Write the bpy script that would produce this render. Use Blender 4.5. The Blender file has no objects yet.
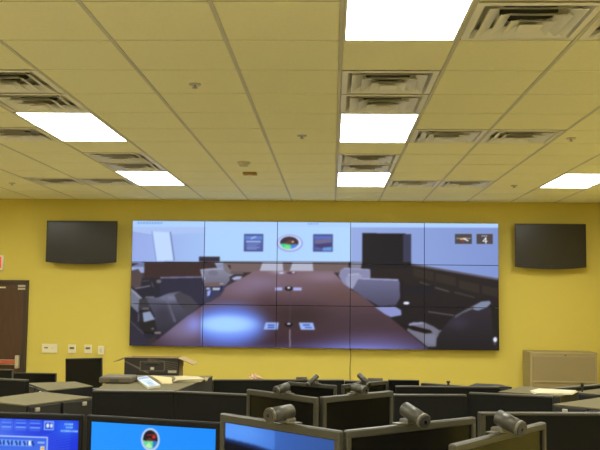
import bpy, bmesh, math, random
import numpy as np
from mathutils import Vector, Matrix
random.seed(7)
scene = bpy.context.scene
C = scene.collection

# ---------------------------------------------------------------- camera
F_PX, PITCH, YAW, ROLL, CAM_Z = 876.3, .0822, -.0371, .0113, 1.87
def cam_axes():
    cy, sy, cp, sp, cr, sr = math.cos(YAW), math.sin(YAW), math.cos(PITCH), math.sin(PITCH), math.cos(ROLL), math.sin(ROLL)
    fwd = Vector((sy*cp, cy*cp, sp)); right = Vector((cy, -sy, 0)); up = right.cross(fwd)
    return right*cr + up*sr, -right*sr + up*cr, fwd
RX, UX, FX = cam_axes()
cd = bpy.data.cameras.new('camera'); cam = bpy.data.objects.new('camera', cd); C.objects.link(cam)
cd.sensor_width = 36; cd.lens = F_PX/600*36; cd.clip_start = .05; cd.clip_end = 60
cam.matrix_world = Matrix(((RX.x, UX.x, -FX.x, 0), (RX.y, UX.y, -FX.y, 0), (RX.z, UX.z, -FX.z, CAM_Z), (0, 0, 0, 1)))
scene.camera = cam
def ray(px, py): return FX + RX*((px-300)/F_PX) + UX*((225-py)/F_PX)
def onz(px, py, z):
    d = ray(px, py); t = (z-CAM_Z)/d.z; return Vector((d.x*t, d.y*t, z))
def ony(px, py, Y):
    d = ray(px, py)*(1.0); t = Y/d.y; return Vector((d.x*t, Y, CAM_Z+d.z*t))

# ---------------------------------------------------------------- light, exposure
w = bpy.data.worlds.new('world'); scene.world = w; w.use_nodes = True
w.node_tree.nodes['Background'].inputs[0].default_value = (.5, .5, .5, 1)
w.node_tree.nodes['Background'].inputs[1].default_value = .05
vs = scene.view_settings
vs.view_transform = 'Standard'; vs.look = 'None'; vs.gamma = 1; vs.use_curve_mapping = False
vs.exposure = 0.0
LAMP = 19.5          # radiance of the fluorescent troffers

# ---------------------------------------------------------------- materials
def lin(c):
    return tuple(((v/255)/12.92 if v/255 <= .04045 else ((v/255+.055)/1.055)**2.4) for v in c)
def mat(name, rgb, rough=.6, metal=0, noise=0, scale=40, bump=0, spec=.5, stretch=None):
    m = bpy.data.materials.new(name); m.use_nodes = True; nt = m.node_tree; b = nt.nodes['Principled BSDF']
    b.inputs['Base Color'].default_value = (*rgb, 1); b.inputs['Roughness'].default_value = rough
    b.inputs['Metallic'].default_value = metal; b.inputs['Specular IOR Level'].default_value = spec
    if noise or bump:
        tc = nt.nodes.new('ShaderNodeTexCoord'); mp = nt.nodes.new('ShaderNodeMapping')
        mp.inputs['Scale'].default_value = stretch or (1, 1, 1)
        n = nt.nodes.new('ShaderNodeTexNoise'); n.inputs['Scale'].default_value = scale; n.inputs['Detail'].default_value = 5
        nt.links.new(tc.outputs['Object'], mp.inputs[0]); nt.links.new(mp.outputs[0], n.inputs['Vector'])
        if noise:
            r = nt.nodes.new('ShaderNodeMix'); r.data_type = 'RGBA'
            r.inputs['A'].default_value = (*[max(0, c*(1-noise)) for c in rgb], 1)
            r.inputs['B'].default_value = (*[min(1, c*(1+noise)) for c in rgb], 1)
            nt.links.new(n.outputs[0], r.inputs['Factor']); nt.links.new(r.outputs['Result'], b.inputs['Base Color'])
        if bump:
            bp = nt.nodes.new('ShaderNodeBump'); bp.inputs['Strength'].default_value = bump; bp.inputs['Distance'].default_value = .004
            nt.links.new(n.outputs[0], bp.inputs['Height']); nt.links.new(bp.outputs[0], b.inputs['Normal'])
    return m
def emit(name, rgb, s):
    m = bpy.data.materials.new(name); m.use_nodes = True; b = m.node_tree.nodes['Principled BSDF']
    b.inputs['Base Color'].default_value = (.02, .02, .02, 1); b.inputs['Roughness'].default_value = .5
    b.inputs['Emission Color'].default_value = (*rgb, 1); b.inputs['Emission Strength'].default_value = s
    return m
def art_mat(name, strength=1.0, rough=.35):
    m = bpy.data.materials.new(name); m.use_nodes = True; nt = m.node_tree; b = nt.nodes['Principled BSDF']
    b.inputs['Base Color'].default_value = (.003, .003, .0035, 1); b.inputs['Roughness'].default_value = rough
    a = nt.nodes.new('ShaderNodeVertexColor'); a.layer_name = 'picture'
    nt.links.new(a.outputs['Color'], b.inputs['Emission Color']); b.inputs['Emission Strength'].default_value = strength; b.inputs['Specular IOR Level'].default_value = .05
    return m
def print_mat(name, rough=.6):
    m = bpy.data.materials.new(name); m.use_nodes = True; nt = m.node_tree; b = nt.nodes['Principled BSDF']
    a = nt.nodes.new('ShaderNodeVertexColor'); a.layer_name = 'picture'
    nt.links.new(a.outputs['Color'], b.inputs['Base Color']); b.inputs['Roughness'].default_value = rough
    return m
M = dict(
    wall=mat('yellow_wall_paint', (.64, .52, .10), .75, noise=.02, scale=3, bump=.08, spec=.3),
    tile=mat('ceiling_tile', (.90, .86, .56), .9, noise=.05, scale=60, bump=.25, spec=.2),
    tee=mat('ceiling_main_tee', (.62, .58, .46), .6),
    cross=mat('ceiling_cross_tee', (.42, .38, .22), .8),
    troffer=mat('troffer_white_enamel', (.8, .77, .62), .4),
    lamp=emit('lit_lens', (1.0, 1.0, .92), LAMP),
    grille=mat('diffuser_enamel', (.88, .85, .76), .35),
    duct=mat('duct_dark', (.02, .018, .015), .8),
    carpet=mat('tan_carpet', (.42, .38, .27), .95, noise=.25, scale=300, bump=.5, spec=.1),
    base=mat('dark_vinyl_base', (.03, .027, .022), .5),
    fabric=mat('charcoal_partition_fabric', (.0115, .011, .0085), .9, noise=.2, scale=400, bump=.3, spec=.15),
    cap=mat('partition_trim', (.045, .042, .027), .45),
    cabinet=mat('charcoal_cabinet_laminate', (.012, .011, .009), .7, noise=.1, scale=60),
    top=mat('grey_tan_laminate', (.165, .145, .080), .85, noise=.10, scale=90, spec=.1),
    desk=mat('desk_laminate', (.24, .2, .13), .5, noise=.08, scale=60),
    black=mat('black_plastic', (.009, .0085, .0075), .6, spec=.2),
    black2=mat('matt_black_plastic', (.02, .019, .017), .6),
    grey=mat('grey_monitor_plastic', (.052, .048, .033), .45),
    cam=mat('webcam_grey_plastic', (.050, .047, .035), .4),
    camend=mat('webcam_ring', (.13, .12, .09), .35),
    camcap=mat('webcam_front', (.045, .042, .034), .35),
    lens=mat('lens_glass', (.005, .005, .006), .08),
    off=mat('dark_screen', (.006, .0055, .004), .25, spec=.25),
    tvcase=mat('tv_casing', (.020, .017, .011), .45, spec=.35),
    tv=mat('tv_screen_glass', (.017, .014, .009), .3, spec=.4),
    silver=mat('silver_metal', (.6, .56, .45), .35, metal=.6),
    steel=mat('brushed_steel', (.55, .5, .38), .4, metal=.5),
    file=mat('beige_steel_cabinet', (.36, .29, .14), .5),
    filed=mat('beige_drawer_front', (.27, .21, .10), .5),
    white=mat('white_plastic', (.75, .68, .45), .5),
    lcd=mat('grey_lcd', (.12, .12, .09), .3),
    wood=mat('dark_walnut_door', (.075, .033, .014), .5, noise=.35, scale=6, stretch=(6, 6, .6)),
    frame=mat('dark_door_frame', (.045, .026, .014), .55),
    redlabel=mat('red_bar_label', (.48, .10, .05), .5),
    redglow=emit('exit_red', (1, .07, .04), .9),
    paper=mat('white_paper', (.62, .58, .42), .8),
    paper2=mat('pale_paper', (.50, .44, .26), .8),
    manila=mat('manila_card', (.62, .50, .25), .8),
    kraft=mat('kraft_board', (.34, .25, .11), .85, noise=.1, scale=40),
    tissue=mat('peach_tissue', (.62, .42, .25), .9),
    cable=mat('grey_cable', (.16, .13, .06), .6),
    brown=mat('brown_card', (.10, .082, .05), .7),
    screen=art_mat('lit_screen', 1.06),
    printed=print_mat('printed_board'),
)

# ---------------------------------------------------------------- helpers
def T(x=0, y=0, z=0): return Matrix.Translation((x, y, z))
def add_box(bm, x0, x1, y0, y1, z0, z1, mtx=None, bev=0):
    r = bmesh.ops.create_cube(bm, size=1)
    vs_ = r['verts']
    for v in vs_:
        v.co = Vector(((x0+x1)/2+v.co.x*(x1-x0), (y0+y1)/2+v.co.y*(y1-y0), (z0+z1)/2+v.co.z*(z1-z0)))
    if bev:
        es = list({e for v in vs_ for e in v.link_edges})
        b = bmesh.ops.bevel(bm, geom=es, offset=bev, segments=1, affect='EDGES')
        vs_ = list({v for v in b['verts']} | {v for v in vs_ if v.is_valid})
    if mtx:
        for v in vs_: v.co = mtx @ v.co
    return vs_
def add_cyl(bm, p0, p1, r0, r1=None, seg=20):
    r1 = r0 if r1 is None else r1
    p0, p1 = Vector(p0), Vector(p1); d = p1-p0
    q = Vector((0, 0, 1)).rotation_difference(d.normalized()).to_matrix().to_4x4()
    bmesh.ops.create_cone(bm, cap_ends=True, segments=seg, radius1=r0, radius2=r1, depth=d.length, matrix=T(*((p0+p1)/2)) @ q)
def add_prism(bm, pts, z0, z1):
    a = [bm.verts.new((p[0], p[1], z0)) for p in pts]; b = [bm.verts.new((p[0], p[1], z1)) for p in pts]
    n = len(pts); bm.faces.new(a[::-1]); bm.faces.new(b)
    for i in range(n): bm.faces.new((a[i], a[(i+1) % n], b[(i+1) % n], b[i]))
    bmesh.ops.recalc_face_normals(bm, faces=bm.faces[:])
def obj(name, bm, m, parent=None, smooth=False, me=None):
    if me is None:
        me = bpy.data.meshes.new(name); bm.to_mesh(me); bm.free()
        me.materials.append(m)
        if smooth:
            me.polygons.foreach_set('use_smooth', [True]*len(me.polygons))
    o = bpy.data.objects.new(name, me); C.objects.link(o)
    if parent: o.parent = parent
    if smooth and not parent is None:
        pass
    return o
def boxobj(name, dims, m, parent=None, bev=0, mtx=None):
    bm = bmesh.new(); add_box(bm, *dims, bev=bev, mtx=mtx); return obj(name, bm, m, parent)
def cylobj(name, p0, p1, r0, m, parent=None, r1=None, seg=24):
    bm = bmesh.new(); add_cyl(bm, p0, p1, r0, r1, seg); o = obj(name, bm, m, parent)
    for p in o.data.polygons: p.use_smooth = len(p.vertices) == 4
    return o
def thing(name, label, cat, loc=(0, 0, 0), rz=0, group=None, rx=0):
    o = bpy.data.objects.new(name, None); C.objects.link(o); o.location = loc; o.rotation_euler = (rx, 0, rz)
    o.empty_display_size = .1
    return tag(o, label, cat, group)
def tag(o, label, cat, group=None):
    o['label'] = label; o['category'] = cat
    if group: o['group'] = group
    return o
def struct(o): o['kind'] = 'structure'; return o
def picture(name, m, parent, W, H, fn, nx, ny, y=0, z0=0, x0=None, blur=0):
    """flat lit or printed face in the local xz plane (front towards -y), coloured per vertex by fn(u, v) (v down from the top)"""
    x0 = -W/2 if x0 is None else x0
    us = np.linspace(0, 1, nx+1); vs2 = np.linspace(0, 1, ny+1)
    U, V = np.meshgrid(us, vs2); co = np.stack([x0+U*W, np.full_like(U, y), z0+H*(1-V)], -1).reshape(-1, 3)
    idx = np.arange((nx+1)*(ny+1)).reshape(ny+1, nx+1)
    fc = np.stack([idx[1:, :-1], idx[1:, 1:], idx[:-1, 1:], idx[:-1, :-1]], -1).reshape(-1, 4)
    me = bpy.data.meshes.new(name); me.vertices.add(len(co)); me.vertices.foreach_set('co', co.ravel())
    me.loops.add(fc.size); me.loops.foreach_set('vertex_index', fc.ravel().astype(np.int32))
    me.polygons.add(len(fc)); me.polygons.foreach_set('loop_start', np.arange(0, fc.size, 4, dtype=np.int32))
    me.update(calc_edges=True)
    col = fn(U, V).reshape(-1, 3)/255
    col = np.where(col <= .04045, col/12.92, ((col+.055)/1.055)**2.4)
    at = me.color_attributes.new('picture', 'FLOAT_COLOR', 'POINT')
    at.data.foreach_set('color', np.concatenate([col, np.ones((len(col), 1))], 1).ravel())
    me.materials.append(m)
    o = bpy.data.objects.new(name, me); C.objects.link(o); o.parent = parent
    return o

class Canvas:
    """numpy raster: SS samples per unit, used to colour screen meshes"""
    def __init__(s, x0, y0, x1, y1, ss=3):
        s.x0, s.y0, s.ss = x0, y0, ss; s.w = int((x1-x0)*ss); s.h = int((y1-y0)*ss)
        s.X, s.Y = np.meshgrid(x0+(np.arange(s.w)+.5)/ss, y0+(np.arange(s.h)+.5)/ss)
        s.I = np.zeros((s.h, s.w, 3))
    def inside(s, pts):
        r = np.zeros(s.X.shape, bool); n = len(pts)
        for i in range(n):
            x1, y1 = pts[i]; x2, y2 = pts[(i+1) % n]
            if y1 == y2: continue
            c = ((y1 > s.Y) != (y2 > s.Y)) & (s.X < (x2-x1)*(s.Y-y1)/(y2-y1)+x1); r ^= c
        return r
    def put(s, m, c, c2=None, ax='y', a=1):
        c = np.array(c, float)
        if c2 is not None:
            q = s.Y if ax == 'y' else s.X
            lo, hi = q[m].min() if m.any() else 0, q[m].max() if m.any() else 1
            t = ((q-lo)/max(hi-lo, 1e-6))[..., None]; c = c*(1-t)+np.array(c2, float)*t
            s.I[m] = (s.I*(1-a)+c*a)[m]
        else: s.I[m] = s.I[m]*(1-a)+c*a
    def poly(s, pts, c, c2=None, ax='y', a=1): s.put(s.inside(pts), c, c2, ax, a)
    def rect(s, x0, y0, x1, y1, c, c2=None, ax='y', a=1): s.put((s.X >= x0) & (s.X < x1) & (s.Y >= y0) & (s.Y < y1), c, c2, ax, a)
    def ell(s, cx, cy, rx, ry, c, c2=None, ax='y', a=1, cut=None):
        m = ((s.X-cx)/rx)**2+((s.Y-cy)/ry)**2 < 1
        if cut is not None: m &= cut(s.X, s.Y)
        s.put(m, c, c2, ax, a)
    def glow(s, cx, cy, rx, ry, c, a=1, clip=None, p=1.0):
        g = np.exp(-((((s.X-cx)/rx)**2+((s.Y-cy)/ry)**2)**p))*a
        if clip is not None: g = g*clip
        s.I += (np.array(c, float)-s.I)*g[..., None]
    def line(s, x0, y0, x1, y1, wd, c, a=1):
        dx, dy = x1-x0, y1-y0; L = dx*dx+dy*dy+1e-9
        t = np.clip(((s.X-x0)*dx+(s.Y-y0)*dy)/L, 0, 1)
        s.put(np.hypot(s.X-x0-t*dx, s.Y-y0-t*dy) < wd/2, c, a=a)
    def blur(s, sg):
        k = int(3*sg*s.ss)+1; q = np.exp(-.5*(np.arange(-k, k+1)/(sg*s.ss))**2); q /= q.sum()
        P = np.pad(s.I, ((k, k), (0, 0), (0, 0)), 'edge'); s.I = sum(P[i:i+s.h]*q[i] for i in range(2*k+1))
        P = np.pad(s.I, ((0, 0), (k, k), (0, 0)), 'edge'); s.I = sum(P[:, i:i+s.w]*q[i] for i in range(2*k+1))
    def at(s, x, y):
        fx = np.clip((x-s.x0)*s.ss-.5, 0, s.w-1.001); fy = np.clip((y-s.y0)*s.ss-.5, 0, s.h-1.001)
        ix, iy = fx.astype(int), fy.astype(int); tx, ty = (fx-ix)[..., None], (fy-iy)[..., None]
        I = s.I; return (I[iy, ix]*(1-tx)+I[iy, ix+1]*tx)*(1-ty)+(I[iy+1, ix]*(1-tx)+I[iy+1, ix+1]*tx)*ty

# ---------------------------------------------------------------- room shell
TL = .61; GX = .038; GY = 3.929; CZ = 3.224; WY = 12.28
XL, XR, YB = -6.6, 3.82, -4.2
TIER = [(YB, 3.65, .26), (3.65, 5.2, .13), (5.2, WY, 0)]
def floor_at(y): return .26 if y < 3.65 else .13 if y < 5.2 else 0.0
struct(boxobj('floor', (XL-.15, XR+.15, YB-.15, WY+.15, -.15, 0), M['carpet']))
struct(boxobj('platform', (XL, XR, 3.65, 5.2, 0, .13), M['carpet']))
struct(boxobj('platform', (XL, XR, YB, 3.65, 0, .26), M['carpet']))
struct(boxobj('wall_back', (XL-.15, XR+.15, WY, WY+.15, 0, CZ+.4), M['wall']))
struct(boxobj('wall_left', (XL-.15, XL, YB, WY, 0, CZ+.4), M['wall']))
struct(boxobj('wall_right', (XR, XR+.15, YB, WY, 0, CZ+.4), M['wall']))
struct(boxobj('wall_front', (XL-.15, XR+.15, YB-.15, YB, 0, CZ+.4), M['wall']))
struct(boxobj('baseboard_back', (-4.3, XR-.02, WY-.015, WY, 0, .1), M['base']))
struct(boxobj('baseboard_left', (XL, XL+.015, 5.25, WY-.02, 0, .1), M['base']))
struct(boxobj('baseboard_right', (XR-.015, XR, 5.25, WY-.02, 0, .1), M['base']))

# suspended ceiling: slab above, tees, tiles one by one
ceil = struct(boxobj('ceiling', (XL-.15, XR+.15, YB-.15, WY+.15, CZ+.25, CZ+.4), M['duct']))
i0, i1 = math.floor((XL-GX)/TL), math.ceil((XR-GX)/TL)
j0, j1 = math.floor((YB-GY)/TL), math.ceil((WY-GY)/TL)
lights = {}; vents = set(); LCOLS = (-8, -4, 0, 4)
for i in LCOLS:
    for j in range(-11, 11, 5): lights[(i, j)] = 1          # a troffer covers rows j and j+1 (j = -1, 4, 9)
covered = {(i, j) for (i, j) in lights} | {(i, j+1) for (i, j) in lights}
for j in range(-13, 13, 5):                                  # two square diffusers in front of each troffer
    for i in (-4, 0):
        vents |= {(i, j), (i, j+1)}
for j in (-10, -5, 0, 5, 10):
    for i in (1, 2, -5, -6): vents.add((i, j))
vents = {(-4, 2), (-4, 3), (-4, 7), (-4, 8), (0, 2), (0, 3), (0, 7), (0, 8), (1, 0), (2, 0), (1, 5), (2, 5), (1, 10), (2, 10), (-5, 5), (-5, 10), (-6, 10)}
bm = bmesh.new()
for i in range(i0+1, i1):
    x = GX+i*TL
    add_box(bm, x-.010, x+.010, YB, WY, CZ-.002, CZ+.03)
o = obj('main_tee', bm, M['tee'], ceil); o['kind'] = 'stuff'
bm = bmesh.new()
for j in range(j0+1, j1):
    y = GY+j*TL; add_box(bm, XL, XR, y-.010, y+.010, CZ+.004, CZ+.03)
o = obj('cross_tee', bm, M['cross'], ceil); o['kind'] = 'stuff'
def tile_bm(x0, x1, y0, y1, bm=None):
    bm = bm or bmesh.new(); g = .009
    add_box(bm, x0+.010, x1-.010, y0+g, y1-g, CZ-.001, CZ+.02, bev=.004); return bm
def cell(i, j): return GX+i*TL, GX+(i+1)*TL, GY+j*TL, GY+(j+1)*TL
base_tile = None; rest = bmesh.new(); ntile = 0
def seen(x, y):
    v = Vector((x, y, CZ-CAM_Z)); d = v.dot(FX)
    if d < .5: return False
    return -25 < 300+F_PX*v.dot(RX)/d < 625 and -25 < 225-F_PX*v.dot(UX)/d
order = []
for j in range(j0, j1):
    for i in range(i0, i1):
        if (i, j) in covered or (i, j) in vents: continue
        x0, x1, y0, y1 = cell(i, j)
        cx0, cx1, cy0, cy1 = max(x0, XL), min(x1, XR), max(y0, YB), min(y1, WY)
        if cx1-cx0 < .05 or cy1-cy0 < .05: continue
        full = (cx0, cx1, cy0, cy1) == (x0, x1, y0, y1)
        vis = any(seen(a, b) for a in (x0, x1) for b in (y0, y1))
        if vis and ntile < 299:
            ntile += 1
            if full:
                if base_tile is None:
                    b = bmesh.new(); h = TL/2; add_box(b, -h+.010, h-.010, -h+.009, h-.009, CZ-.001, CZ+.02, bev=.004)
                    base_tile = obj('ceiling_tile', b, M['tile'], ceil)
                    o = base_tile
                else: o = obj('ceiling_tile', None, None, ceil, me=base_tile.data)
                o.location = ((x0+x1)/2, (y0+y1)/2, 0)
            else: obj('ceiling_tile', tile_bm(cx0, cx1, cy0, cy1), M['tile'], ceil)
        else: tile_bm(cx0, cx1, cy0, cy1, rest)
o = obj('ceiling_tile', rest, M['tile'], ceil); o['kind'] = 'stuff'

# ---------------------------------------------------------------- troffers
def troffer(x0, y0, label, group=None):
    t = thing('ceiling_light', label, 'ceiling light', (x0+TL/2, y0+TL, CZ), 0, group)
    hx, hy, fr = TL/2-.012, TL-.010, .012
    bm = bmesh.new()
    add_box(bm, -hx, hx, -hy, -hy+fr, -.004, .05); add_box(bm, -hx, hx, hy-fr, hy, -.004, .05)
    add_box(bm, -hx, -hx+fr, -hy+fr, hy-fr, -.004, .05); add_box(bm, hx-fr, hx, -hy+fr, hy-fr, -.004, .05)
    obj('frame', bm, M['troffer'], t)
    boxobj('housing', (-hx, hx, -hy, hy, .05, .12), M['troffer'], t)
    bm = bmesh.new(); add_box(bm, -hx+fr, hx-fr, -hy+fr, hy-fr, .004, .012)
    obj('lens', bm, M['lamp'], t)
    boxobj('latch', (-hx-.001, -hx+.006, -.25, -.10, -.007, -.003), M['troffer'], t)
    return t
LL = {(0, -1): 'large bright ceiling light at the top edge, nearest of the centre column',
      (0, 4): 'bright ceiling light in middle of the centre column, behind two air diffusers',
      (0, 9): 'small far ceiling light of the centre column, above the video wall',
      (-4, 4): 'large slanted ceiling light at upper left beside two air diffusers',
      (-4, 9): 'smaller far left ceiling light above left part of video wall',
      (4, 9): 'ceiling light near the wall above the right wall television'}
for (i, j) in lights:
    x0, x1, y0, y1 = cell(i, j)
    if y0 < YB or y0+2*TL > WY or x0 < XL: continue
    if (i, j) in LL: troffer(x0, y0, LL[(i, j)])
    elif y0 > -YB or True:
        troffer(x0, y0, 'recessed fluorescent ceiling light outside the picture', 'ceiling lights out of view')

# ---------------------------------------------------------------- air diffusers
dif_mesh = None
def ring(bm, r0, z0, r1, z1, th=.004):
    """a square louver blade: sheet from half-width r0 at z0 to r1 at z1"""
    for k in range(4):
        m = Matrix.Rotation(k*math.pi/2, 4, 'Z')
        P = [(-r0, -r0, z0), (r0, -r0, z0), (r1, -r1, z1), (-r1, -r1, z1)]
        lo = [bm.verts.new(m @ Vector(p)) for p in P]
        hi = [bm.verts.new(m @ Vector((p[0]*(1-.004/.3), p[1]+th, p[2]+th))) for p in P]
        bm.faces.new(lo); bm.faces.new(hi[::-1])
        for a in range(4): bm.faces.new((lo[a], hi[a], hi[(a+1) % 4], lo[(a+1) % 4]))
def make_diffuser():
    t = thing('air_diffuser', '', 'air vent', (0, 0, CZ))
    h = TL/2-.013
    bm = bmesh.new(); ring(bm, h, -.001, h-.035, -.004); ring(bm, h-.035, -.004, h-.06, .03); obj('rim', bm, M['grille'], t)
    for r, zl in ((.222, -.008), (.162, -.018), (.102, -.028)):
        bm = bmesh.new(); ring(bm, r, zl, r-.054, zl+.026); ring(bm, r+.008, zl-.002, r, zl)
        obj('louver', bm, M['grille'], t)
    bm = bmesh.new(); add_box(bm, -.055, .055, -.055, .055, -.034, -.028, bev=.002); obj('centre_plate', bm, M['grille'], t)
    bm = bmesh.new(); add_box(bm, -h, h, -h, h, .064, .07); add_box(bm, -h, -h+.004, -h, h, .01, .064); add_box(bm, h-.004, h, -h, h, .01, .064)
    add_box(bm, -h+.004, h-.004, -h, -h+.004, .01, .064); add_box(bm, -h+.004, h-.004, h-.004, h, .01, .064); obj('backpan', bm, M['grille'], t)
    cylobj('duct_opening', (0, 0, .045), (0, 0, .063), .14, M['duct'], t)
    return t
proto = make_diffuser(); first = True
VL = {(-4, 2): 'left air diffuser, nearer of the pair before the slanted light', (-4, 3): 'left air diffuser directly touching the slanted upper left light',
      (0, 2): 'centre air diffuser, nearer of the pair before the middle light', (0, 3): 'centre air diffuser directly touching the middle light',
      (0, 7): 'far centre air diffuser, nearer of the pair before the far light', (0, 8): 'far centre air diffuser directly touching the far centre light',
      (-4, 7): 'far left air diffuser, nearer of the pair before the far left light', (-4, 8): 'far left air diffuser directly touching the far left light',
      (1, 0): 'large square air diffuser at top right beside the nearest light, dark duct showing', (2, 0): 'square air diffuser cut by the top right picture edge',
      (1, 5): 'air diffuser, left one of the pair right of the middle light', (2, 5): 'air diffuser, right one of the pair right of the middle light',
      (1, 10): 'thin far air diffuser right of the far light, left of its pair', (2, 10): 'thin far air diffuser right of the far light, right of its pair',
      (-5, 5): 'air diffuser at the left edge beside the slanted light', (-5, 10): 'thin far air diffuser next left of the far left light',
      (-6, 10): 'thin far air diffuser, leftmost above the left wall television'}
def copy_tree(o, parent=None):
    c = o.copy(); C.objects.link(c); c.parent = parent
    for ch in [q for q in bpy.data.objects if q.parent == o]: copy_tree(ch, c)
    return c
for (i, j) in sorted(vents):
    x0, x1, y0, y1 = cell(i, j)
    if y0 < YB or y1 > WY or x0 < XL or x1 > XR: continue
    if (i, j) not in VL and not any(seen(a, b) for a in (x0, x1) for b in (y0, y1)): continue
    t = proto if first else copy_tree(proto); first = False
    t.location = ((x0+x1)/2, (y0+y1)/2, CZ)
    if (i, j) in VL: t['label'] = VL[(i, j)]
    else: t['label'] = 'square ceiling air diffuser outside the picture'; t['group'] = 'air diffusers out of view'

# sprinklers, smoke detector
def ceil_at(px, py): return onz(px, py, CZ-.001)
def sprinkler(px, py, label):
    p = ceil_at(px, py); t = thing('sprinkler', label, 'sprinkler', p)
    cylobj('escutcheon', (0, 0, -.008), (0, 0, 0), .038, M['silver'], t); cylobj('stem', (0, 0, -.024), (0, 0, -.008), .008, M['steel'], t, seg=10)
    cylobj('deflector', (0, 0, -.028), (0, 0, -.024), .018, M['steel'], t)
sprinkler(195, 84, 'small sprinkler head in ceiling at upper left, nearest one')
sprinkler(571, 138, 'small sprinkler head in ceiling at the right, beside two diffusers')
sprinkler(514, 185.5, 'small far sprinkler head left of the right light')
sprinkler(302, 135.5, 'small sprinkler head left of the middle centre light')
sprinkler(12, 183, 'small far sprinkler head at left edge of the ceiling')
p = ceil_at(244, 162); t = thing('smoke_detector', 'pale round smoke detector on the ceiling left of centre', 'smoke detector', p)
cylobj('base', (0, 0, -.012), (0, 0, 0), .065, M['tee'], t); cylobj('cover', (0, 0, -.045), (0, 0, -.012), .042, M['tee'], t, r1=.056)
p = ceil_at(250, 172.5); t = thing('strobe_unit', 'small amber ceiling box just beyond the smoke detector', 'alarm', p)
boxobj('housing', (-.075, .075, -.05, .05, -.028, 0), mat('amber_plastic', (.45, .27, .03), .5), t, bev=.006)
boxobj('face_lens', (-.03, .03, -.02, .02, -.036, -.028), M['white'], t, bev=.003)

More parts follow.
